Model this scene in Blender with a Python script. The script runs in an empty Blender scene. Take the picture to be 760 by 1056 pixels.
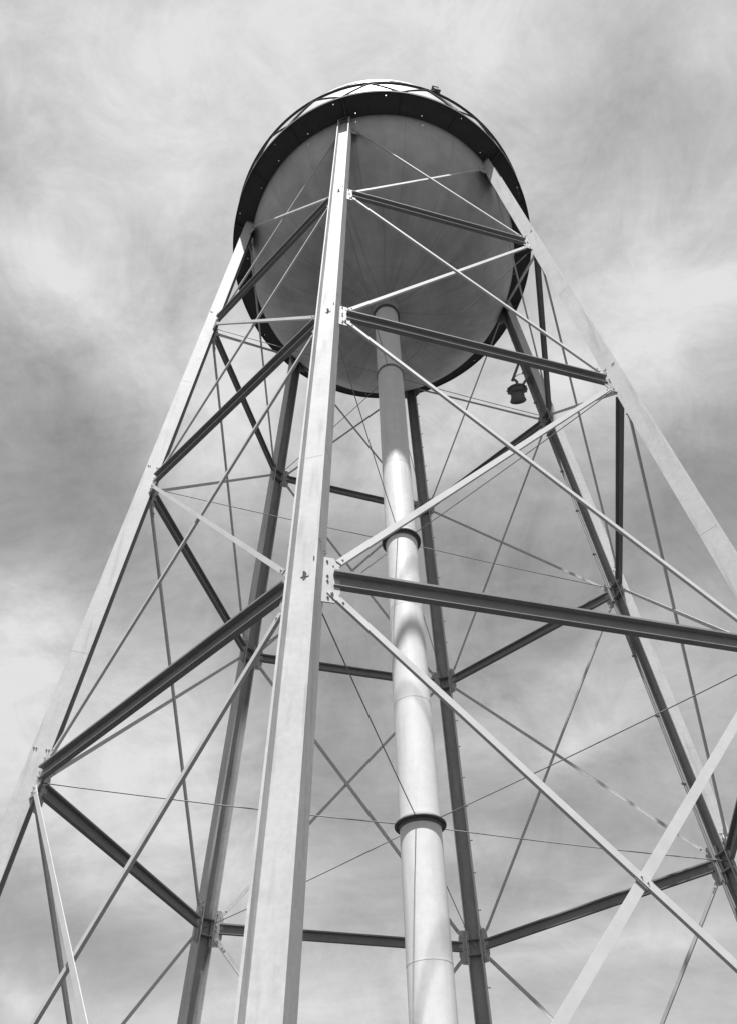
import bpy, bmesh, math, random
from mathutils import Vector, Matrix

random.seed(7)
S = 4.8                      # metres per modelling unit (radius of the leg circle at the first strut level)
GZ = 4.367 * S               # height of the first strut level above the ground
PI = math.pi
scn = bpy.context.scene
col = scn.collection

# ------------------------------------------------------------------ helpers
class MB:
    def __init__(self):
        self.v = []; self.f = []; self.sm = []
    def add(self, vs, fs, smooth=False):
        o = len(self.v)
        self.v += [tuple(p) for p in vs]
        for f in fs:
            self.f.append([i + o for i in f]); self.sm.append(smooth)
    def frame_box(self, c, ax, hx, ay, hy, az, hz):
        c = Vector(c)
        vs = [c + ax * (hx * a) + ay * (hy * b) + az * (hz * d) for d in (-1, 1) for b in (-1, 1) for a in (-1, 1)]
        self.add(vs, [(0, 2, 3, 1), (4, 5, 7, 6), (0, 1, 5, 4), (2, 6, 7, 3), (0, 4, 6, 2), (1, 3, 7, 5)])
    def extrude(self, poly, A, B, ex, ey):
        """polygon of (x, y) in the frame ex, ey run from A to B"""
        A = Vector(A); B = Vector(B); n = len(poly)
        vs = [A + ex * x + ey * y for x, y in poly] + [B + ex * x + ey * y for x, y in poly]
        fs = [(i, (i + 1) % n, n + (i + 1) % n, n + i) for i in range(n)]
        fs += [tuple(range(n - 1, -1, -1)), tuple(range(n, 2 * n))]
        self.add(vs, fs)
    def tube(self, A, B, r, n=10, r2=None, caps=True):
        A = Vector(A); B = Vector(B); d = (B - A).normalized()
        ex = d.orthogonal().normalized(); ey = d.cross(ex); r2 = r if r2 is None else r2
        vs = [A + (ex * math.cos(2 * PI * i / n) + ey * math.sin(2 * PI * i / n)) * r for i in range(n)]
        vs += [B + (ex * math.cos(2 * PI * i / n) + ey * math.sin(2 * PI * i / n)) * r2 for i in range(n)]
        self.add(vs, [(i, (i + 1) % n, n + (i + 1) % n, n + i) for i in range(n)], n > 7)
        if caps:
            self.add(vs, [tuple(range(n - 1, -1, -1)), tuple(range(n, 2 * n))])
    def path(self, pts, r, n=8, closed=False):
        pts = [Vector(q) for q in pts]; m = len(pts); vs = []
        ref = None
        for i in range(m):
            a = pts[(i - 1) % m] if (closed or i > 0) else pts[i]
            b = pts[(i + 1) % m] if (closed or i < m - 1) else pts[i]
            d = (b - a).normalized()
            if ref is None: ref = d.orthogonal().normalized()
            ex = (ref - d * ref.dot(d)).normalized(); ref = ex; ey = d.cross(ex)
            vs += [pts[i] + (ex * math.cos(2 * PI * k / n) + ey * math.sin(2 * PI * k / n)) * r for k in range(n)]
        fs = []
        for i in range(m if closed else m - 1):
            j = (i + 1) % m
            fs += [(i * n + k, i * n + (k + 1) % n, j * n + (k + 1) % n, j * n + k) for k in range(n)]
        if not closed:
            fs += [tuple(range(n - 1, -1, -1)), tuple((m - 1) * n + k for k in range(n))]
        self.add(vs, fs, True)
    def lathe(self, prof, n=96, c=(0, 0, 0), smooth=True):
        """prof: list of (r, z); each segment gets its own vertices so corners stay crisp unless part of a run"""
        cx, cy, cz = c; vs = []; fs = []; m = len(prof)
        for r, z in prof:
            vs += [(cx + r * math.cos(2 * PI * k / n), cy + r * math.sin(2 * PI * k / n), cz + z) for k in range(n)]
        for i in range(m - 1):
            for k in range(n):
                fs.append((i * n + k, i * n + (k + 1) % n, (i + 1) * n + (k + 1) % n, (i + 1) * n + k))
        self.add(vs, fs, smooth)
    def ring_solid(self, r0, r1, z0, z1, n=96, c=(0, 0, 0)):
        for prof in ([(r1, z0), (r1, z1)], [(r1, z1), (r0, z1)], [(r0, z1), (r0, z0)], [(r0, z0), (r1, z0)]):
            self.lathe(prof, n, c, True)
    def bolt(self, c, nrm, r=0.018, h=0.016):
        c = Vector(c); nrm = Vector(nrm).normalized()
        self.tube(c - nrm * 0.002, c + nrm * h, r, 6, r * 0.92)
        self.tube(c + nrm * h, c + nrm * (h + 0.012), r * 0.5, 6)
    def build(self, name, mat, parent=None, smooth_angle=None):
        me = bpy.data.meshes.new(name)
        me.from_pydata(self.v, [], self.f)
        me.polygons.foreach_set('use_smooth', self.sm)
        bm = bmesh.new(); bm.from_mesh(me)
        bmesh.ops.remove_doubles(bm, verts=bm.verts, dist=0.00005) if smooth_angle else None
        bmesh.ops.recalc_face_normals(bm, faces=bm.faces)
        bm.to_mesh(me); bm.free()
        me.materials.append(mat); me.update()
        o = bpy.data.objects.new(name, me); col.objects.link(o)
        if parent is not None:
            o.parent = parent
            # every empty/part sits at the world origin offset of its thing
            base = parent
            off = Vector(base.location)
            while base.parent is not None:
                base = base.parent; off += Vector(base.location)
            o.location = -off
        return o

def thing(name, label, cat, loc=(0, 0, 0), group=None):
    o = bpy.data.objects.new(name, None); col.objects.link(o)
    o.location = loc; o['label'] = label; o['category'] = cat
    if group: o['group'] = group
    o.empty_display_size = 0.3
    return o

# ------------------------------------------------------------------ materials
def new_mat(name):
    m = bpy.data.materials.new(name); m.use_nodes = True
    nt = m.node_tree; b = nt.nodes['Principled BSDF']
    return m, nt, b

def grey(v): return (v, v, v, 1)

def paint(name, base, var=0.12, rough=0.45, dirt=0.35, scale=1.0, bump=0.15, streak=True, spec=0.5, dirt_amt=0.5, fleck=0.7):
    m, nt, b = new_mat(name); N = nt.nodes.new; L = nt.links.new
    tc = N('ShaderNodeTexCoord')
    n1 = N('ShaderNodeTexNoise'); n1.inputs['Scale'].default_value = 1.3 * scale; n1.inputs['Detail'].default_value = 8; n1.inputs['Roughness'].default_value = 0.62
    L(tc.outputs['Object'], n1.inputs['Vector'])
    n2 = N('ShaderNodeTexNoise'); n2.inputs['Scale'].default_value = 9 * scale; n2.inputs['Detail'].default_value = 6; n2.inputs['Roughness'].default_value = 0.7
    L(tc.outputs['Object'], n2.inputs['Vector'])
    mp = N('ShaderNodeMapping'); mp.inputs['Scale'].default_value = (7, 7, 0.45)
    L(tc.outputs['Object'], mp.inputs['Vector'])
    n3 = N('ShaderNodeTexNoise'); n3.inputs['Scale'].default_value = 1.0 * scale; n3.inputs['Detail'].default_value = 5
    L(mp.outputs['Vector'], n3.inputs['Vector'])
    # mottling
    add = N('ShaderNodeMath'); add.operation = 'ADD'; L(n1.outputs['Fac'], add.inputs[0]); L(n2.outputs['Fac'], add.inputs[1])
    mr = N('ShaderNodeMapRange'); mr.inputs['From Min'].default_value = 0.6; mr.inputs['From Max'].default_value = 1.4
    mr.inputs['To Min'].default_value = base * (1 - var); mr.inputs['To Max'].default_value = base * (1 + var)
    L(add.outputs[0], mr.inputs['Value'])
    cc = N('ShaderNodeCombineColor')
    for k in range(3): L(mr.outputs['Result'], cc.inputs[k])
    # grime in blotches / vertical runs
    src = n3 if streak else n1
    rp = N('ShaderNodeMapRange'); rp.inputs['From Min'].default_value = 0.52; rp.inputs['From Max'].default_value = 0.74
    rp.inputs['To Min'].default_value = 0; rp.inputs['To Max'].default_value = dirt_amt
    L(src.outputs['Fac'], rp.inputs['Value'])
    mx = N('ShaderNodeMix'); mx.data_type = 'RGBA'
    L(rp.outputs['Result'], mx.inputs['Factor']); L(cc.outputs[0], mx.inputs['A']); mx.inputs['B'].default_value = grey(base * dirt)
    # small flecks of bare/rusty metal
    vo = N('ShaderNodeTexNoise'); vo.inputs['Scale'].default_value = 38 * scale; vo.inputs['Detail'].default_value = 3
    L(tc.outputs['Object'], vo.inputs['Vector'])
    fl = N('ShaderNodeMapRange'); fl.inputs['From Min'].default_value = 0.70; fl.inputs['From Max'].default_value = 0.76; fl.inputs['To Max'].default_value = fleck
    L(vo.outputs['Fac'], fl.inputs['Value'])
    mx2 = N('ShaderNodeMix'); mx2.data_type = 'RGBA'
    L(fl.outputs['Result'], mx2.inputs['Factor']); L(mx.outputs['Result'], mx2.inputs['A']); mx2.inputs['B'].default_value = grey(base * 0.3)
    L(mx2.outputs['Result'], b.inputs['Base Color'])
    rr = N('ShaderNodeMapRange'); rr.inputs['To Min'].default_value = rough - 0.08; rr.inputs['To Max'].default_value = rough + 0.15
    L(n2.outputs['Fac'], rr.inputs['Value']); L(rr.outputs['Result'], b.inputs['Roughness'])
    b.inputs['Specular IOR Level'].default_value = spec
    bp = N('ShaderNodeBump'); bp.inputs['Strength'].default_value = bump; bp.inputs['Distance'].default_value = 0.01
    L(n2.outputs['Fac'], bp.inputs['Height']); L(bp.outputs['Normal'], b.inputs['Normal'])
    return m

M = {}
M['leg'] = paint('leg_paint', 0.54, 0.17, 0.6, 0.55, 1.5, 0.15, spec=0.3, fleck=0.5)
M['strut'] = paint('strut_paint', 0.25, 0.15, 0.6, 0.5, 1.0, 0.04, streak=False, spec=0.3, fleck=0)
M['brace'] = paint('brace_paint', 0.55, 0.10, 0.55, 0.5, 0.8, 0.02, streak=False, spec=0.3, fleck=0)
M['inner'] = paint('leg_inner_dark', 0.36, 0.2, 0.65, 0.5, 1.5, 0.12, spec=0.25, fleck=0.3)
M['gusset'] = paint('gusset_paint', 0.44, 0.15, 0.5, 0.4, 2.0, 0.1, spec=0.35, fleck=0.3)
M['rod'] = paint('rod_steel', 0.30, 0.15, 0.5, 0.6, 1.0, 0.0, streak=False, fleck=0)
M['riser'] = paint('riser_paint', 0.80, 0.10, 0.46, 0.6, 0.9, 0.08, spec=0.35, dirt_amt=0.35, fleck=0.25)
M['wall'] = paint('tank_wall_paint', 0.72, 0.06, 0.45, 0.6, 0.6, 0.08)
M['deck'] = paint('deck_steel', 0.09, 0.25, 0.75, 0.4, 1.0, 0.2, streak=False, spec=0.2)
M['rail'] = paint('railing_steel', 0.07, 0.2, 0.6, 0.5, 2.0, 0.0, streak=False, spec=0.2, fleck=0)
M['dark'] = paint('dark_fixture_paint', 0.15, 0.25, 0.5, 0.5, 3.0, 0.2, streak=False)
M['neck'] = paint('neck_paint', 0.42, 0.12, 0.6, 0.5, 1.0, 0.1)
M['concrete'] = paint('pier_concrete', 0.34, 0.15, 0.9, 0.5, 1.5, 0.5)

def bowl_material(zr, h, R):
    m, nt, b = new_mat('bowl_paint'); N = nt.nodes.new; L = nt.links.new
    def math_(op, a, bb=None, c=None):
        n = N('ShaderNodeMath'); n.operation = op
        for i, q in enumerate((a, bb, c)):
            if q is None: continue
            if isinstance(q, (int, float)): n.inputs[i].default_value = q
            else: L(q, n.inputs[i])
        return n.outputs[0]
    tc = N('ShaderNodeTexCoord'); sp = N('ShaderNodeSeparateXYZ'); L(tc.outputs['Object'], sp.inputs[0])
    x, y, z = sp.outputs
    ang = math_('ARCTAN2', y, x)
    rad = math_('SQRT', math_('ADD', math_('MULTIPLY', x, x), math_('MULTIPLY', y, y)))
    # radial plate laps: distance in metres from the nearest of 24 meridians
    u = math_('ADD', math_('MULTIPLY', math_('ADD', ang, 0.09), 18 / (2 * PI)), math_('MULTIPLY', math_('GREATER_THAN', rad, R * 0.66), 0.5))
    fr = math_('ABSOLUTE', math_('SUBTRACT', math_('FRACT', u), 0.5))
    dm = math_('MULTIPLY', math_('MULTIPLY', math_('SUBTRACT', 0.5, fr), 2 * PI / 18), rad)
    seam = N('ShaderNodeMapRange'); seam.inputs['From Min'].default_value = 0.004; seam.inputs['From Max'].default_value = 0.020
    seam.inputs['To Min'].default_value = 1; seam.inputs['To Max'].default_value = 0
    L(dm, seam.inputs['Value'])
    # two ring laps
    d1 = math_('MINIMUM', math_('ABSOLUTE', math_('SUBTRACT', rad, R * 0.30)), math_('ABSOLUTE', math_('SUBTRACT', rad, R * 0.66)))
    ring = N('ShaderNodeMapRange'); ring.inputs['From Min'].default_value = 0.004; ring.inputs['From Max'].default_value = 0.020
    ring.inputs['To Min'].default_value = 1; ring.inputs['To Max'].default_value = 0
    L(d1, ring.inputs['Value'])
    sm = math_('MAXIMUM', seam.outputs['Result'], math_('MULTIPLY', ring.outputs['Result'], 0.45))
    # run-off streaks along the meridians
    cv = N('ShaderNodeCombineXYZ'); L(math_('MULTIPLY', ang, 9.0), cv.inputs[0]); L(math_('MULTIPLY', rad, 0.55), cv.inputs[1])
    ns = N('ShaderNodeTexNoise'); ns.inputs['Scale'].default_value = 1.0; ns.inputs['Detail'].default_value = 7; ns.inputs['Roughness'].default_value = 0.65
    L(cv.outputs[0], ns.inputs['Vector'])
    nb = N('ShaderNodeTexNoise'); nb.inputs['Scale'].default_value = 0.9; nb.inputs['Detail'].default_value = 8; nb.inputs['Roughness'].default_value = 0.6
    L(tc.outputs['Object'], nb.inputs['Vector'])
    # one tone per plate
    wn = N('ShaderNodeTexWhiteNoise'); wn.noise_dimensions = '2D'
    cw = N('ShaderNodeCombineXYZ'); L(math_('FLOOR', u), cw.inputs[0]); L(math_('GREATER_THAN', rad, R * 0.66), cw.inputs[1])
    L(cw.outputs[0], wn.inputs['Vector'])
    s = math_('ADD', math_('MULTIPLY', ns.outputs['Fac'], 0.30), math_('MULTIPLY', nb.outputs['Fac'], 0.60))
    s = math_('ADD', s, math_('MULTIPLY', wn.outputs['Value'], 0.035))
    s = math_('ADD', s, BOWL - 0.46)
    s = math_('MULTIPLY', s, math_('SUBTRACT', 1.0, math_('MULTIPLY', sm, 0.20)))
    cc = N('ShaderNodeCombineColor')
    for k in range(3): L(s, cc.inputs[k])
    L(cc.outputs[0], b.inputs['Base Color'])
    b.inputs['Roughness'].default_value = 0.6; b.inputs['Specular IOR Level'].default_value = 0.35
    bp = N('ShaderNodeBump'); bp.inputs['Strength'].default_value = 0.35; bp.inputs['Distance'].default_value = 0.02
    L(math_('ADD', math_('MULTIPLY', sm, -0.2), math_('MULTIPLY', nb.outputs['Fac'], 1.2)), bp.inputs['Height']); L(bp.outputs['Normal'], b.inputs['Normal'])
    return m

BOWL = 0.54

# ------------------------------------------------------------------ tower geometry
TH0 = math.radians(-97.4)
TH0 = -1.699395
B_ = 0.08
ZL = {0: 1.2318, 1: 0.0, 2: -1.3915, 3: -2.8028, 4: -4.22}
ZTOP, ZBOT = 1.335, -4.30
# small as-built deviations of each leg: radial a0 + a1 z, tangential t0 + t1 z, and of its node heights
LEG = [(-.0111, -.0036, -.0122, -.0028), (.0088, -.0066, -.0012, .0031), (-.0015, -.0031, .0086, -.0037),
       (.0021, .0016, .0054, .0019), (-.0072, -.0011, -.009, .0019), (.004, .0014, .0167, .0005)]
DZ = [(-.0019, -.0068, .0001, -.0003), (-.0039, .0126, -.0144, .0128), (0, -.0016, -.0139, .0051),
      (0, -.0099, .0092, -.0054), (0, .0053, -.0056, .0016), (.0061, .0048, .0108, -.0002)]

def axis_pt(i, z):
    a0, a1, t0, t1 = LEG[i]
    r = 1 - B_ * z + a0 + a1 * z; t = t0 + t1 * z; a = TH0 + i * PI / 3
    return Vector(((r * math.cos(a) - t * math.sin(a)) * S, (r * math.sin(a) + t * math.cos(a)) * S, z * S + GZ))
def node(i, l):
    z = ZL[l] + (DZ[i][l] if l < 4 else 0)
    return axis_pt(i, z)

LEG_W, LEG_D, TF, TW = 0.33, 0.27, 0.024, 0.02
UP = Vector((0, 0, 1))
def leg_frame(i):
    d = (axis_pt(i, ZTOP) - axis_pt(i, ZBOT)).normalized()
    a = TH0 + i * PI / 3
    n = Vector((math.cos(a), math.sin(a), 0)); n = (n - d * n.dot(d)).normalized()
    t = d.cross(n)
    return d, n, t           # along, outward, tangential (towards the next leg)

tower = thing('water_tower', 'tall steel water tower on six braced legs with a round tank and central riser pipe', 'water tower', (0, 0, 0))

legs = []
for i in range(6):
    d, n, t = leg_frame(i)
    w, dd = LEG_W / 2, LEG_D / 2
    poly = [(-w, -dd), (-w + TF, -dd), (-w + TF, -TW / 2), (w - TF, -TW / 2), (w - TF, -dd), (w, -dd),
            (w, dd), (w - TF, dd), (w - TF, TW / 2), (-w + TF, TW / 2), (-w + TF, dd), (-w, dd)]
    m = MB(); m.extrude(poly, axis_pt(i, ZBOT), axis_pt(i, ZTOP), t, n)
    # splice plates on the outside of the web, a little under each node
    for z in (-0.6, -2.32):
        c = axis_pt(i, z) + n * (TW / 2)
        m.frame_box(c, t, w - TF - 0.003, d, 0.006, n, 0.0015)
        for s in (-1, 1):
            m.frame_box(axis_pt(i, z) + t * (s * w), n, dd - 0.003, d, 0.006, t, 0.0015)
    for l in (1, 2, 3):
        P = node(i, l)
        m.frame_box(P + d * 0.02 + n * (TW / 2 + 0.004), t, 0.045, d, 0.045, n, 0.006)   # bolt through the web on a square washer
        m.bolt(P + d * 0.02 + n * (TW / 2 + 0.01), n, 0.022, 0.03)
        m.bolt(P + d * 0.27 + n * (TW / 2) + t * 0.09, n, 0.013)
        for s in (-1, 1):      # rivets across the flanges above each joint
            for q in (-0.105, -0.07, 0.07, 0.105):
                m.bolt(P + d * 0.46 + t * (s * w) + n * q, t * s, 0.014, 0.012)
    if i in (2, 3):            # step bolts up two of the far legs
        z = -4.0; k = 0; s = 1 if i == 2 else -1
        while z < 1.2:
            c = axis_pt(i, z) + t * (s * (w - 0.005)) - n * (0.09 if k % 2 else -0.02)
            m.tube(c, c + t * (s * 0.06), 0.011, 6); m.bolt(c + t * (s * 0.055), t * s, 0.017, 0.01)
            z += 0.17; k += 1
    lg = m.build('leg', M['leg'], tower); legs.append(lg)
    lg.data.materials.append(M['inner'])          # darker grey on the channel faces turned towards the riser
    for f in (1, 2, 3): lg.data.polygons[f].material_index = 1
    # foot plate and holding-down nuts
    m = MB(); c = axis_pt(i, ZBOT); c.z -= 0.02
    rx = Vector((n.x, n.y, 0)).normalized(); ry = UP.cross(rx)
    m.frame_box(c, rx, 0.34, ry, 0.34, UP, 0.022)
    for sx in (-1, 1):
        for sy in (-1, 1):
            m.bolt(c + rx * (.26 * sx) + ry * (.26 * sy) + UP * 0.022, UP, 0.035, 0.04)
    m.build('base_plate', M['leg'], lg)
    # nodes
    for l in range(5):
        P = node(i, l)
        if l in (1, 2, 3):
            for s in (-1, 1):      # plates across the inner side of the leg
                m = MB()
                c = P + d * (0.16 * s) - n * (TW / 2 + (dd - TW / 2) / 2 + 0.001)
                m.frame_box(c, t, w - TF - 0.002, n, (dd - TW / 2) / 2 - 0.004, d, 0.012)
                m.build('stiffener_plate', M['strut'], lg)
        for s in (-1, 1):          # gusset plates reaching towards the neighbouring legs
            j = (i + s) % 6
            u = (node(j, l) - P).normalized(); v = (d - u * d.dot(u)).normalized(); nn = u.cross(v)
            hi, lo = (0.36, 0.36)
            if l == 0: hi = 0.12
            if l == 4: lo = 0.05
            a, bnd = 0.13, 0.37
            poly = [(a, -lo), (bnd - 0.06, -lo), (bnd, -lo + 0.16), (bnd, hi - 0.16), (bnd - 0.06, hi), (a, hi)] if l in (1, 2, 3) else \
                   [(a, -lo), (bnd, -lo + 0.03), (bnd, hi - 0.03), (a, hi)]
            m = MB(); m.extrude(poly, P - nn * 0.007, P + nn * 0.007, u, v)
            for vv in ((-0.29, -0.03, 0.05, 0.29) if l in (1, 2, 3) else (-0.04, 0.06)):
                for uu in (0.235,):
                    for sg in (-1, 1):
                        m.bolt(P + u * uu + v * vv + nn * (0.007 * sg), nn * sg, 0.015, 0.014)
            m.build('gusset_plate', M['gusset'], lg)
# conduit clipped to the inner edge of one leg
d, n, t = leg_frame(2); m = MB()
off = -n * (LEG_D / 2 + 0.04) - t * -0.15
m.tube(axis_pt(2, -4.28) + off, axis_pt(2, 0.62) + off, 0.022, 8)
z = -4.1
while z < 0.6:
    c = axis_pt(2, z) + off
    m.frame_box(c, t, 0.035, n, 0.035, d, 0.02); m.tube(c, c + n * 0.06, 0.012, 6); z += 0.33
m.build('conduit', M['rod'], legs[2])

# horizontal struts: rolled sections, wide top flange
def face_frame(i, l):
    j = (i + 1) % 6
    A, B = node(i, l), node(j, l); u = (B - A).normalized()
    v = (UP - u * UP.dot(u)).normalized(); o = u.cross(v)       # o points outward
    c = (A + B) / 2
    if o.dot(Vector((c.x, c.y, 0))) < 0: o = -o
    return A, B, u, v, o
for i in range(6):
    for l in (1, 2, 3):
        A, B, u, v, o = face_frame(i, l)
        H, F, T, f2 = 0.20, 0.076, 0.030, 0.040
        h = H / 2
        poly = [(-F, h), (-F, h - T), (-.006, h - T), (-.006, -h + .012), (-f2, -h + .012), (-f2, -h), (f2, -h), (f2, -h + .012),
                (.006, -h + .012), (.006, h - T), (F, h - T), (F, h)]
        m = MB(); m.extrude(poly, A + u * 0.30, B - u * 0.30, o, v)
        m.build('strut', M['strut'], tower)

# crossed angle braces, four panels a face
BW = {0: 0.068, 1: 0.075, 2: 0.085, 3: 0.098}       # bars rising to the right
BD = {0: 0.060, 1: 0.064, 2: 0.068, 3: 0.074}       # lighter bars falling to the right
def brace(i, la, j, lb, w, depth_off, lip):
    A, B = node(i, la), node(j, lb)
    A2, B2 = node(i, lb), node(j, la)
    u = (B - A).normalized()
    e = ((node(j, la) - node(i, la)).normalized() + (node(j, lb) - node(i, lb)).normalized()).normalized()
    di = leg_frame(i)[0]; dj = leg_frame(j)[0]
    down = lb > la
    sA = -1 if down else 1
    # the ends land on the outer corner of the gussets
    offA = 0.235 if la in (1, 2, 3) else 0.0; offB = 0.235 if lb in (1, 2, 3) else 0.0
    A = A + e * (0.29 if la < 4 else 0.08) + di * (sA * offA); B = B - e * (0.29 if lb < 4 else 0.08) - dj * (sA * offB)
    u = (B - A).normalized()
    o = u.cross(di); c = (A + B) / 2
    if o.dot(Vector((c.x, c.y, 0))) < 0: o = -o
    o.normalize()
    v = o.cross(u)
    if v.z > 0: v = -v                 # v: the lower edge of the bar
    if {i, j} in ({1, 2}, {4, 5}): lip = -lip - 0.010    # turned outwards on these faces
    m = MB(); t = 0.010; hw = w / 2
    base = o * depth_off
    poly = [(0, -hw), (t, -hw), (t, hw), (-lip, hw), (-lip, hw - t), (0, hw - t)]
    if lip < 0: poly = [(0, -hw), (t, -hw), (t, hw - t), (-lip, hw - t), (-lip, hw), (0, hw)]
    m.extrude(poly, A + base + u * 0.10, B + base - u * 0.10, o, v)
    # narrowed end straps and their bolts
    for P, s in ((A, 1), (B, -1)):
        pl = [(-0.05, -hw * .8), (0.10, -hw * .95), (0.24, -hw * .62), (0.24, hw * .62), (0.10, hw * .95), (-0.05, hw * .8)]
        q0 = P + o * (0.009 if depth_off > 0 else -0.021); q1 = q0 + o * 0.012
        m.extrude([(x * s, y) for x, y in pl], q0, q1, u, v)
        for x in (0.0, 0.17):
            for sg, q in ((1, q1), (-1, q0)):
                m.bolt(q + u * (x * s), o * sg, 0.019, 0.016)
    # bolt and washers where the pair cross
    if down and lb == 4 and (i, j) == (0, 1):
        A3 = A2 + e * (0.29 if lb < 4 else 0.08) + di * offB; B3 = B2 - e * 0.29 - dj * offA
        w0 = A - A3; uu = (B3 - A3); a_ = (B - A).dot(B - A); b_ = (B - A).dot(uu); c_ = uu.dot(uu)
        d_ = (B - A).dot(w0); e_ = uu.dot(w0); tt = (b_ * e_ - c_ * d_) / (a_ * c_ - b_ * b_)
        X = A + (B - A) * tt
        m.frame_box(X + o * 0.0155, u, 0.07, v, 0.05, o, 0.0065)
        for q in (-0.035, 0.035):
            m.bolt(X + o * (depth_off + t) + u * q, o, 0.011, 0.006)
    return m
for i in range(6):
    j = (i + 1) % 6
    for l in range(4):
        brace(i, l, j, l + 1, BD[l], 0.022, 0.030).build('brace', M['brace'], tower)
        brace(j, l, i, l + 1, BW[l] if i in (0, 3) else BD[l], -0.006, 0.030).build('brace', M['brace'], tower)

# horizontal rods from each leg to the collars on the riser
RP = 0.0705 * S
ZC = {1: 0.0, 2: -1.393, 3: -2.803}
for l in (1, 2, 3):
    for i in range(6):
        P = node(i, l); a = TH0 + i * PI / 3
        d, n, t = leg_frame(i)
        A = P - n * (LEG_D / 2 - 0.12) ; A.z = P.z
        Q = Vector((math.cos(a) * RP * 1.12, math.sin(a) * RP * 1.12, ZC[l] * S + GZ))
        m = MB(); m.path([A + (Q - A) * (k / 10) - UP * (0.028 * 4 * (k / 10) * (1 - k / 10)) for k in range(11)], 0.0095, 6)
        m.build('tie_rod', M['rod'], tower)

# riser pipe
m = MB()
zt = 0.84 * S + GZ
zs = [0.05, 3.1, 5.3, 7.6, 9.9, 12.2, 14.5, 16.8, 19.1, 21.4, zt]
m.lathe([(RP, z) for z in zs], 64)
riser = m.build('riser_pipe', M['riser'], tower)
m = MB()
for z in zs[1:-1]:
    m.ring_solid(RP - 0.004, RP + 0.0025, z - 0.010, z + 0.010, 64)
a = math.radians(-112)
for k, (z0, z1) in enumerate(zip(zs[:-1], zs[1:])):
    aa = a + (0.25 if k % 2 else -0.12) * (1 if k > 3 else 0)
    c = Vector((RP * math.cos(aa), RP * math.sin(aa), 0))
    if k < 3: m.tube(c + UP * (z0 + 0.013), c + UP * (z1 - 0.013), 0.0022, 6)
m.build('weld_seams', M['riser'], riser)
for l, (w, h) in {1: (0.03, 0.05), 2: (0.083, 0.07), 3: (0.083, 0.07)}.items():
    m = MB(); zc = ZC[l] * S + GZ
    m.ring_solid(RP - 0.003, RP + w, zc - 0.006, zc + 0.014, 64)              # flange plate
    m.ring_solid(RP - 0.003, RP + 0.016, zc - h, zc - 0.006, 64)              # band under it
    for k in range(12):
        aa = TH0 + k * PI / 6
        if w > .05:
            rv = Vector((math.cos(aa), math.sin(aa), 0))
            m.bolt(rv * (RP + 0.058) + UP * (zc - 0.006), -UP, 0.016, 0.014)
    m.build('pipe_collar', M['dark'] if w > 0.05 else M['rod'], riser)
m = MB()
m.lathe([(RP + 0.035, 0.685 * S + GZ), (RP + 0.045, 0.74 * S + GZ), (RP + 0.10, 0.79 * S + GZ), (RP + 0.2, 0.83 * S + GZ)], 64)
m.build('bowl_neck', M['neck'], riser)
m = MB(); m.ring_solid(RP - 0.003, RP + 0.060, 0.672 * S + GZ, 0.684 * S + GZ, 64)
m.build('expansion_joint', M['dark'], riser)
m = MB(); m.ring_solid(RP, RP + 0.25, 0.05, 0.09, 64); m.build('base_flange', M['riser'], riser)

# tank
ZW = 1.3764 * S + GZ; RB = 0.8813 * S; RW = 0.9965 * S; HB = 0.62 * S
m = MB(); K = 40
prof = [(RB * math.cos(q), ZW - HB * math.sin(q)) for q in [PI / 2 * k / K for k in range(K)]]
prof.append((0.02, ZW - HB))
m.lathe(prof, 144)
bowl = m.build('tank_bowl', bowl_material(ZW, HB, RB), tower)
WH = 3.22
m = MB()
cur = 0
m.lathe([(RB + 0.004, ZW + 0.001), (RB + 0.004, ZW + WH)], 144)
for z in (1.1, 2.2):
    m.ring_solid(RB, RB + 0.016, ZW + z - 0.05, ZW + z + 0.05, 144)
m.build('tank_wall', M['wall'], tower)
m = MB()
m.lathe([(RB + 0.02, ZW + WH - 0.03), (RB + 0.02, ZW + WH + 0.05)], 96)
m.lathe([(RB + 0.02, ZW + WH - 0.03), (RB + 0.006, ZW + WH - 0.03)], 96)
m.lathe([(RB + 0.02, ZW + WH + 0.05), (0.3, ZW + WH + 1.7)], 96)
m.lathe([(0.3, ZW + WH + 1.7), (0.3, ZW + WH + 2.1)], 32)
m.lathe([(0.3, ZW + WH + 2.1), (0.36, ZW + WH + 2.1), (0.01, ZW + WH + 2.3)], 32)
m.build('tank_roof', M['wall'], tower)

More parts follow.
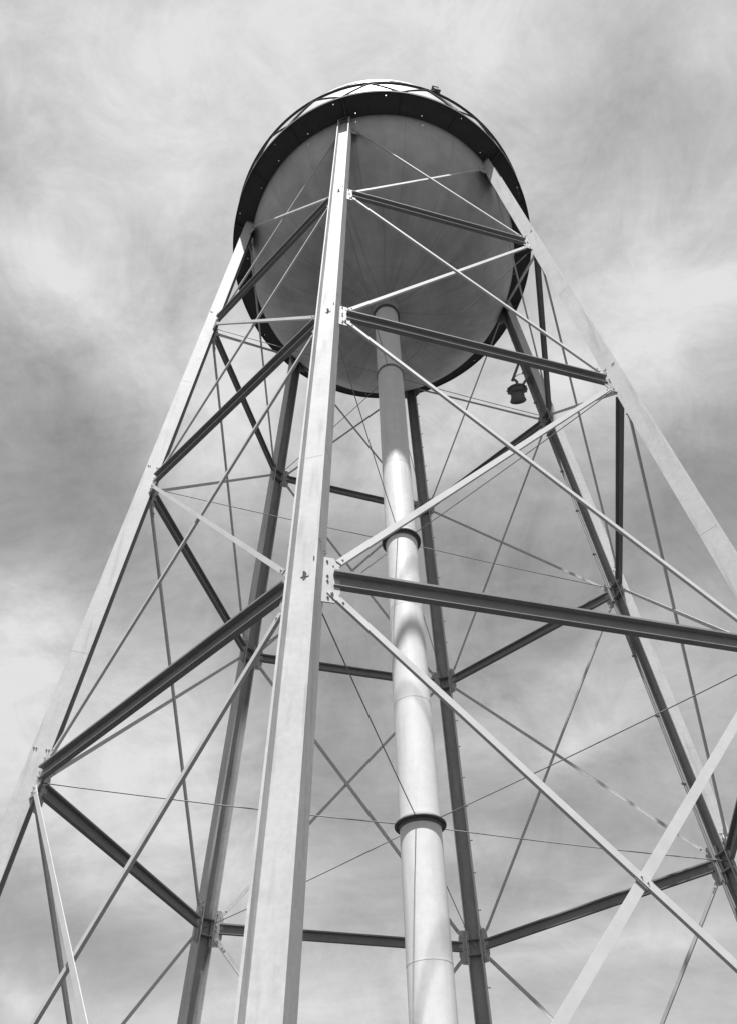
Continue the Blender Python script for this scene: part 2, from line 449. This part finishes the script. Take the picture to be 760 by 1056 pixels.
# walkway: a plate ring with drain holes right through it
def walkway():
    m = MB(); NA = 1440
    outer_h = RW - 0.095; inner_h = RB + 0.105; hs = 0.012
    rs = [RB + 0.003, inner_h - hs, inner_h + hs, outer_h - hs, outer_h + hs, RW]
    holes = set()
    def mark(band, deg):
        k = int(round(deg / 360 * NA)) % NA
        for q in (0,): holes.add((band, (k + q) % NA))
    outer = [-153.3, -125.5, -101, -82.7, -55.2, -23.3, 2, 27, 52, 80, 104, 131, 157]
    inner = [-170, -141, -128.5, -113.4, -94, -69, -42.4, -16, 10, 36, 61, 88, 117, 145]
    for q in outer: mark(3, q)
    for q in inner: mark(1, q)
    zb, zt = ZW, ZW + 0.012
    P = lambda r, k, z: (r * math.cos(2 * PI * k / NA), r * math.sin(2 * PI * k / NA), z)
    for band in range(5):
        step = 8 if band in (0, 2, 4) else 1
        k = 0
        while k < NA:
            if (band, k) in holes:
                r0, r1 = rs[band], rs[band + 1]
                # the walls of the hole
                for (a, b) in (((r0, k), (r0, k + 1)), ((r1, k), (r1, k + 1))):
                    m.add([P(*a, zb), P(*b, zb), P(*b, zt), P(*a, zt)], [(0, 1, 2, 3)])
                k += 1; continue
            r0, r1 = rs[band], rs[band + 1]; k2 = k + step
            vb = [P(r0, k, zb), P(r1, k, zb), P(r1, k2, zb), P(r0, k2, zb)]
            vt = [P(r0, k, zt), P(r1, k, zt), P(r1, k2, zt), P(r0, k2, zt)]
            m.add(vb, [(0, 1, 2, 3)]); m.add(vt, [(3, 2, 1, 0)])
            k = k2
    # toe plate round the edge
    m.ring_solid(RW + 0.001, RW + 0.011, ZW - 0.05, ZW + 0.07, 180)
    return m
deck = walkway().build('walkway', M['deck'], tower)
for k in range(18):
    a = TH0 + k * 2 * PI / 18
    rv = Vector((math.cos(a), math.sin(a), 0)); tv = UP.cross(rv)
    main = k % 3 == 0
    m = MB()
    if main:   # angle bracket from the head of the leg out to the rim
        m.extrude([(-.03, -.002), (.03, -.002), (.03, -.012), (-.02, -.012), (-.02, -.07), (-.03, -.07)], rv * (RB + 0.02) + UP * ZW, rv * (RW - 0.004) + UP * ZW, tv, UP)
        m.tube(rv * (RB + 0.10) + UP * (ZW - 0.26), rv * (RW - 0.03) + UP * (ZW - 0.05), 0.018, 6)
    else:
        m.extrude([(-.02, -.002), (.02, -.002), (.02, -.010), (-.012, -.010), (-.012, -.035), (-.02, -.035)], rv * (RB + 0.02) + UP * ZW, rv * (RW - 0.004) + UP * ZW, tv, UP)
    m.build('deck_bracket', M['deck'], deck)
# heads of the legs: a cap strap bent over the end and clips to the tank
for i in range(6):
    d, n, t = leg_frame(i); P = axis_pt(i, ZTOP)
    m = MB()
    m.frame_box(P + d * 0.016 - n * 0.02, t, LEG_W / 2 + 0.03, n, LEG_D / 2 - 0.03, d, 0.014)
    pts = [P + t * (LEG_W / 2 + 0.012) * math.cos(q) + d * (0.15 * math.sin(q) + 0.0) + n * 0.10 for q in [PI * k / 12 for k in range(13)]]
    m.path(pts, 0.02, 6)
    m.build('head_cap', M['strut'], legs[i])

# railing: hooped top rail over a zigzag of flat bars
RR = RW - 0.03; HR = 0.90
m = MB()
m.path([(RR * math.cos(2 * PI * k / 144), RR * math.sin(2 * PI * k / 144), ZW + HR) for k in range(144)], 0.036, 8, True)
rail = m.build('railing', M['rail'], tower)
for k in range(18):
    a0 = math.radians(-97.8) + k * 2 * PI / 18; m = MB()
    for s in (-1, 1):
        a1 = a0 + s * PI / 18
        steps = 5; pts = []
        for q in range(steps + 1):
            f = q / steps; aa = a0 + (a1 - a0) * f
            pts.append((RR * math.cos(aa), RR * math.sin(aa), ZW + 0.13 + (HR - 0.145) * f))
        for A, B in zip(pts[:-1], pts[1:]): m.tube(A, B, 0.024, 8)
    m.build('rail_lattice', M['rail'], rail)
    rv = Vector((math.cos(a0), math.sin(a0), 0)); tv = UP.cross(rv)
    m = MB()
    m.extrude([(-.12, .0), (.12, .0), (.10, .12), (.035, .19), (-.035, .19), (-.10, .12)], rv * (RR - .012) + UP * (ZW + 0.012), rv * (RR - .001) + UP * (ZW + 0.012), tv, UP)
    m.build('rail_foot', M['wall'], rail)

# concrete piers (below the picture)
for i in range(6):
    c = axis_pt(i, ZBOT); m = MB(); zt_ = c.z - 0.043
    vs = []
    for (h, z) in ((0.62, -0.3), (0.45, zt_)):
        vs += [(c.x + sx * h, c.y + sy * h, z) for sx, sy in ((-1, -1), (1, -1), (1, 1), (-1, 1))]
    m.add(vs, [(0, 1, 5, 4), (1, 2, 6, 5), (2, 3, 7, 6), (3, 0, 4, 7), (4, 5, 6, 7)])
    m.build('footing', M['concrete'], tower)
m = MB(); m.ring_solid(0.01, 0.95, -0.2, 0.05, 48); m.build('riser_footing', M['concrete'], tower)

# ------------------------------------------------------------------ fixture hanging beside the far right leg
LC = Vector((0.766, 0.395, 0.300))
def w(p): return Vector((p[0] * S, p[1] * S, p[2] * S + GZ))
d, n, t = leg_frame(2)
c = w(LC)
lamp = thing('hanging_fixture', 'dark drum shaped fixture hanging from a bent bracket beside the far right leg', 'hanging fixture', c)
tilt = math.radians(36)
dn = Vector((0.0, math.sin(tilt), -math.cos(tilt)))        # the drum looks out and down
ex = Vector((1, 0, 0)); ey = dn.cross(ex)
def drum_pt(q): return c + ex * q[0] + ey * q[1] - dn * q[2]
def turned(m):
    m.v = [tuple(drum_pt(q)) for q in m.v]; return m
r = 0.225
m = MB()
m.lathe([(0.04, 0.27), (0.11, 0.262), (r * .9, 0.225), (r, 0.20)], 32)
m.lathe([(r, 0.20), (r * 1.02, 0.03)], 32)
m.lathe([(r * 1.02, 0.03), (r * .90, 0.012), (r * .88, -0.02)], 32)
m.lathe([(r * .88, -0.02), (r * .92, -0.14), (r * 1.10, -0.235)], 32)
m.lathe([(r * 1.10, -0.235), (r * 1.04, -0.25), (r * .85, -0.20), (0.01, -0.18)], 32)
m.ring_solid(r - .002, r + 0.028, 0.165, 0.195, 32)
m.ring_solid(r - .002, r + 0.022, 0.022, 0.045, 32)
for k in range(10):
    q = 2 * PI * k / 10
    m.frame_box(Vector((r * 1.01 * math.cos(q), r * 1.01 * math.sin(q), 0.105)), Vector((math.cos(q), math.sin(q), 0)), 0.014, Vector((-math.sin(q), math.cos(q), 0)), 0.008, UP, 0.055)
turned(m).build('drum', M['dark'], lamp)
for s in (-1, 1):
    m = MB(); q = Vector((s * (r + 0.035), 0, 0.10))
    m.frame_box(q, ex, 0.028, Vector((0, 1, 0)), 0.06, UP, 0.085)
    m.bolt(q + ex * (s * 0.028), ex * s, 0.03, 0.02)
    turned(m).build('side_lug', M['dark'], lamp)
m = MB()
top = c - dn * 0.25
E1 = w((0.768, 0.385, 0.448)) - n * 0.05
F1 = axis_pt(2, 0.66) - n * (LEG_D / 2 + .01) + t * 0.05
F2 = axis_pt(2, 0.44) - n * (LEG_D / 2 + .01)
m.path([top + dn * 0.03, top - dn * 0.10 + ex * 0.02, E1], 0.040, 8)
ev = (F1 - E1).normalized(); m.extrude([(-.04, -.04), (.04, -.04), (.04, .04), (-.04, .04)], E1 - ev * 0.08, F1, t, ev.cross(t).normalized())
G1 = c - dn * 0.16 + ex * 0.12
ev = (F2 - G1).normalized(); m.extrude([(-.035, -.035), (.035, -.035), (.035, .035), (-.035, .035)], G1, F2, t, ev.cross(t).normalized())
for F in (F1, F2): m.frame_box(F + n * 0.006, t, 0.07, n, 0.012, d, 0.09)
m.build('bracket_arm', M['dark'], lamp)
m = MB()
pts = [E1 + (F2 - E1) * (k / 10) + UP * (0.16 * math.sin(PI * k / 10)) for k in range(11)]
m.path(pts, 0.012, 6); m.build('cable', M['rod'], lamp)

# small box clamped on the top rail
a = math.radians(-64.5)
rv = Vector((math.cos(a), math.sin(a), 0)); tv = UP.cross(rv)
c = rv * (RR + 0.02) + UP * (ZW + HR + 0.13)
box = thing('rail_box', 'small dark box clamped on top of the walkway railing of the tank', 'box', c)
m = MB(); ca, sa = math.cos(.5), math.sin(.5)
ex = tv * ca + UP * sa; ey = UP * ca - tv * sa
m.frame_box(c, ex, 0.10, rv, 0.085, ey, 0.085)
bm_o = m.build('housing', M['dark'], box)
bv = bm_o.modifiers.new('bevel', 'BEVEL'); bv.width = 0.012; bv.segments = 2
m = MB(); m.frame_box(c - rv * 0.088, ex, 0.075, rv, 0.005, ey, 0.06)
m.frame_box(c + ey * 0.094, ex, 0.115, rv, 0.10, ey, 0.008); m.build('cover_plate', M['rod'], box)
m = MB(); m.tube(c - UP * 0.07, c - UP * 0.15, 0.03, 8)
m.frame_box(c - UP * 0.135, tv, 0.05, rv, 0.045, UP, 0.02); m.build('clamp', M['rail'], box)

# ------------------------------------------------------------------ ground
def ground_material():
    m, nt, b = new_mat('ground_dirt'); N = nt.nodes.new; L = nt.links.new
    tc = N('ShaderNodeTexCoord')
    n1 = N('ShaderNodeTexNoise'); n1.inputs['Scale'].default_value = 0.12; n1.inputs['Detail'].default_value = 10; n1.inputs['Roughness'].default_value = 0.65
    L(tc.outputs['Object'], n1.inputs['Vector'])
    n2 = N('ShaderNodeTexNoise'); n2.inputs['Scale'].default_value = 6.0; n2.inputs['Detail'].default_value = 8
    L(tc.outputs['Object'], n2.inputs['Vector'])
    ad = N('ShaderNodeMath'); ad.operation = 'ADD'; L(n1.outputs['Fac'], ad.inputs[0]); L(n2.outputs['Fac'], ad.inputs[1])
    mr = N('ShaderNodeMapRange'); mr.inputs['From Min'].default_value = 0.6; mr.inputs['From Max'].default_value = 1.4
    mr.inputs['To Min'].default_value = GROUND * 0.7; mr.inputs['To Max'].default_value = GROUND * 1.35
    L(ad.outputs[0], mr.inputs['Value'])
    cc = N('ShaderNodeCombineColor')
    for k in range(3): L(mr.outputs['Result'], cc.inputs[k])
    L(cc.outputs[0], b.inputs['Base Color']); b.inputs['Roughness'].default_value = 0.95
    bp = N('ShaderNodeBump'); bp.inputs['Strength'].default_value = 0.5; bp.inputs['Distance'].default_value = 0.05
    L(n2.outputs['Fac'], bp.inputs['Height']); L(bp.outputs['Normal'], b.inputs['Normal'])
    return m
GROUND = 0.036
m = MB(); n_ = 64
rings = [0, 30, 80, 200, 600, 2000, 6000]
vs = [(0, 0, 0)]; fs = []
for q in rings[1:]:
    vs += [(q * math.cos(2 * PI * k / n_), q * math.sin(2 * PI * k / n_), 0) for k in range(n_)]
for k in range(n_): fs.append((0, 1 + k, 1 + (k + 1) % n_))
for ri in range(len(rings) - 2):
    a0, a1 = 1 + ri * n_, 1 + (ri + 1) * n_
    for k in range(n_): fs.append((a0 + k, a1 + k, a1 + (k + 1) % n_, a0 + (k + 1) % n_))
m.add(vs, fs)
g = m.build('ground', ground_material()); g['kind'] = 'structure'

# ------------------------------------------------------------------ sky and sun
SUN_AZ, SUN_EL = math.radians(-86.5), math.radians(67)
world = bpy.data.worlds.new('World'); scn.world = world; world.use_nodes = True
nt = world.node_tree; nt.nodes.clear(); N = nt.nodes.new; L = nt.links.new
def wm(op, a, b=None, c=None, clamp=False):
    n = N('ShaderNodeMath'); n.operation = op; n.use_clamp = clamp
    for i, q in enumerate((a, b, c)):
        if q is None: continue
        if isinstance(q, (int, float)): n.inputs[i].default_value = q
        else: L(q, n.inputs[i])
    return n.outputs[0]
sky = N('ShaderNodeTexSky'); sky.sky_type = 'NISHITA'; sky.sun_disc = False
sky.sun_elevation = SUN_EL; sky.sun_rotation = math.radians(90) - SUN_AZ
sky.altitude = 300; sky.air_density = 1.0; sky.dust_density = 1.5
bw = N('ShaderNodeRGBToBW'); L(sky.outputs[0], bw.inputs[0])
tc = N('ShaderNodeTexCoord'); sep = N('ShaderNodeSeparateXYZ'); L(tc.outputs['Generated'], sep.inputs[0])
zz = wm('ADD', wm('MAXIMUM', sep.outputs[2], 0.0), 0.30)
px = wm('DIVIDE', sep.outputs[0], zz); py = wm('DIVIDE', sep.outputs[1], zz)
P = N('ShaderNodeCombineXYZ'); L(px, P.inputs[0]); L(py, P.inputs[1])
# warp the cloud deck so that cloud edges are torn
wn = N('ShaderNodeTexNoise'); wn.inputs['Scale'].default_value = 4.0; wn.inputs['Detail'].default_value = 6; L(P.outputs[0], wn.inputs['Vector'])
vs_ = N('ShaderNodeVectorMath'); vs_.operation = 'SUBTRACT'; L(wn.outputs['Color'], vs_.inputs[0]); vs_.inputs[1].default_value = (0.5, 0.5, 0.5)
vm = N('ShaderNodeVectorMath'); vm.operation = 'SCALE'; L(vs_.outputs[0], vm.inputs[0]); vm.inputs['Scale'].default_value = 0.09
va = N('ShaderNodeVectorMath'); va.operation = 'ADD'; L(P.outputs[0], va.inputs[0]); L(vm.outputs[0], va.inputs[1])
# large banks of high cloud, placed on the deck: centre, two inverse axes, density
BANKS = [(-0.156, 0.171, -5.39, -0.331, -0.645, 10.512, 0.54), (0.032, 0.156, -7.745, -0.932, -1.837, 15.273, 0.26), (-0.316, 0.306, -5.347, -6.855, -16.24, 12.667, 0.38), (-0.379, 0.5, 5.49, -6.419, -8.227, -7.035, -0.3), (-0.545, 0.734, 4.105, -7.593, -12.707, -6.87, 0.6), (-0.52, 1.101, -3.26, -3.954, -5.389, 4.444, 0.72), (-0.672, 1.326, -2.399, -4.664, -10.876, 5.594, -0.42), (0.23, 0.39, -11.905, -0.661, -0.772, 13.897, 0.45), (0.277, 0.193, -21.62, -15.997, -21.762, 29.411, 0.3), (0.172, 0.227, -13.488, -8.421, -10.311, 16.515, -0.26), (0.004, 0.5, -5.512, -0.682, -1.821, 14.714, 0.45), (-0.306, 1.693, -2.88, -0.615, -2.298, 10.76, 0.5), (0.155, 0.969, -4.494, 3.351, 11.696, 15.682, 0.2), (0.314, 1.506, -3.688, 0.775, 3.119, 14.849, 0.2), (0.135, 0.305, -1.222, -10.278, -16.452, 1.955, 0.2), (-0.196, 0.462, 2.94, -9.655, -17.136, -5.218, 0.38), (-0.391, 0.877, -9.256, -0.138, -0.162, 10.901, 0.3), (0.335, 0.613, -8.105, -5.158, -6.513, 10.233, -0.25), (-0.155, 0.884, 0.808, -4.943, -10.239, -1.674, -0.2), (0.144, 0.708, -6.782, -1.022, -1.717, 11.392, -0.18), (0.119, 1.189, -3.901, -0.411, -0.994, 9.431, -0.18), (0.192, 1.025, 7.372, -8.537, -24.532, -21.185, 0.36), (0.217, 1.387, 4.292, -5.411, -43.091, -34.181, 0.16), (0.297, 1.526, -4.758, 0.971, 7.311, 35.817, 0.24), (0.029, 1.223, -11.483, -5.963, -12.488, 24.046, 0.38), (0.147, 0.894, -4.878, 3.361, 27.489, 39.896, 0.2), (-0.284, 0.37, -6.728, -12.864, -53.551, 28.01, 0.2), (-0.331, 0.278, -15.342, -16.828, -39.422, 35.942, 0.18), (-0.323, 0.213, 17.452, -27.645, -52.307, -33.02, -0.35), (0.23, 0.428, -8.546, 5.837, 33.206, 48.619, 0.16), (0.251, 0.34, 9.1, -11.43, -67.984, -54.126, 0.14), (-0.853, 1.495, -2.16, -10.382, -34.726, 7.226, 0.35), (0.29, 0.489, -13.825, -2.446, -12.029, 67.984, 0.15)]
tot = None
for cx, cy, ax, ay, bx, by, wt in BANKS:
    sb = N('ShaderNodeVectorMath'); sb.operation = 'SUBTRACT'; L(va.outputs[0], sb.inputs[0]); sb.inputs[1].default_value = (cx, cy, 0)
    d1 = N('ShaderNodeVectorMath'); d1.operation = 'DOT_PRODUCT'; L(sb.outputs[0], d1.inputs[0]); d1.inputs[1].default_value = (ax, ay, 0)
    d2 = N('ShaderNodeVectorMath'); d2.operation = 'DOT_PRODUCT'; L(sb.outputs[0], d2.inputs[0]); d2.inputs[1].default_value = (bx, by, 0)
    e = wm('ADD', wm('MULTIPLY', d1.outputs['Value'], d1.outputs['Value']), wm('MULTIPLY', d2.outputs['Value'], d2.outputs['Value']))
    gq = wm('MULTIPLY', wm('EXPONENT', wm('MULTIPLY', e, -0.5)), wt)
    tot = gq if tot is None else wm('ADD', tot, gq)
# wisps: noise drawn out along the wind
def wisps(rot, sx, sy, scale, detail, rough, seed):
    mp = N('ShaderNodeMapping'); mp.inputs['Rotation'].default_value = (0, 0, math.radians(rot)); mp.inputs['Scale'].default_value = (sx, sy, 1)
    mp.inputs['Location'].default_value = (seed, seed * .7, 0)
    L(va.outputs[0], mp.inputs['Vector'])
    n = N('ShaderNodeTexNoise'); n.inputs['Scale'].default_value = scale; n.inputs['Detail'].default_value = detail; n.inputs['Roughness'].default_value = rough
    n.inputs['Distortion'].default_value = 0.35
    L(mp.outputs['Vector'], n.inputs['Vector'])
    return wm('SUBTRACT', n.outputs['Fac'], 0.5)
w1 = wisps(-42, 0.8, 1.9, 4.6, 12, 0.66, 3.1)      # drawn out down to the right
w2 = wisps(38, 0.8, 2.1, 7.5, 12, 0.68, 8.4)       # and a crossing set
def puffs(scale, detail, rough, dist, seed):
    n = N('ShaderNodeTexNoise'); n.inputs['Scale'].default_value = scale; n.inputs['Detail'].default_value = detail; n.inputs['Roughness'].default_value = rough
    n.inputs['Distortion'].default_value = dist
    mp = N('ShaderNodeMapping'); mp.inputs['Location'].default_value = (seed, 0, seed * 0.3)
    L(tc.outputs['Generated'], mp.inputs['Vector']); L(mp.outputs['Vector'], n.inputs['Vector'])
    return wm('SUBTRACT', n.outputs['Fac'], 0.5)
w3 = puffs(8.0, 13, 0.72, 0.6, 0.0)
w4 = puffs(3.2, 8, 0.6, 0.3, 4.0)
wsum = wm('ADD', wm('ADD', wm('MULTIPLY', w1, 0.62), wm('MULTIPLY', w2, 0.40)), wm('ADD', wm('MULTIPLY', w3, 1.15), wm('MULTIPLY', w4, 0.60)))
veil = N('ShaderNodeMapRange'); veil.interpolation_type = 'SMOOTHSTEP'; veil.inputs['From Min'].default_value = -0.25; veil.inputs['From Max'].default_value = 0.12
veil.inputs['To Min'].default_value = -0.12; veil.inputs['To Max'].default_value = 0.36      # the thin cloud sheet ends a little south of the zenith
L(py, veil.inputs['Value'])
grain = N('ShaderNodeMapRange'); grain.inputs['From Min'].default_value = -0.45; grain.inputs['From Max'].default_value = 0.35
grain.inputs['To Min'].default_value = 0.30; grain.inputs['To Max'].default_value = 1.12; L(tot, grain.inputs['Value'])     # clear gaps are smooth, cloud is broken up
dens = wm('ADD', wm('ADD', wm('MULTIPLY', tot, 0.95), wm('MULTIPLY', wsum, grain.outputs['Result'])), veil.outputs['Result'])
sm = N('ShaderNodeMapRange'); sm.inputs['From Min'].default_value = -0.12; sm.inputs['From Max'].default_value = 1.06
sm.clamp = True; L(dens, sm.inputs['Value'])
CLEAR, CLOUD = 1.0, 6.3
skyv = wm('MULTIPLY', bw.outputs[0], CLEAR)
fin = wm('ADD', wm('MULTIPLY', skyv, wm('SUBTRACT', 1.0, sm.outputs['Result'])), wm('MULTIPLY', sm.outputs['Result'], CLOUD))
cb = N('ShaderNodeCombineColor')
for k in range(3): L(fin, cb.inputs[k])
bg = N('ShaderNodeBackground'); L(cb.outputs[0], bg.inputs['Color']); bg.inputs['Strength'].default_value = 0.08
wo = N('ShaderNodeOutputWorld'); L(bg.outputs[0], wo.inputs['Surface'])

sd = bpy.data.lights.new('sun', 'SUN'); sd.energy = 4.2; sd.angle = math.radians(0.9); sd.color = (1, 1, 1)
so = bpy.data.objects.new('sun', sd); col.objects.link(so)
sv = Vector((math.cos(SUN_EL) * math.cos(SUN_AZ), math.cos(SUN_EL) * math.sin(SUN_AZ), math.sin(SUN_EL)))
so.rotation_euler = sv.to_track_quat('Z', 'Y').to_euler(); so.location = sv * 60

# ------------------------------------------------------------------ camera: view camera with a little rise
cd = bpy.data.cameras.new('camera'); cam = bpy.data.objects.new('camera', cd); col.objects.link(cam)
cam.location = (0.10482 * S, -2.3980 * S, -4.03344 * S + GZ)
cam.rotation_euler = (2.265005, 0.035061, 0.105601)
cd.sensor_fit = 'AUTO'; cd.sensor_width = 36; cd.lens = 805.4537 / 1056 * 36
cd.shift_x = -21.0573 / 1056; cd.shift_y = 145.606 / 1056
cd.clip_start = 0.05; cd.clip_end = 20000
scn.camera = cam

vs = scn.view_settings
scn.display_settings.display_device = 'sRGB'
vs.view_transform = 'Standard'; vs.look = 'None'; vs.exposure = 0.6; vs.gamma = 1.0; vs.use_curve_mapping = False
scn.render.film_transparent = False
scn.cycles.max_bounces = 6
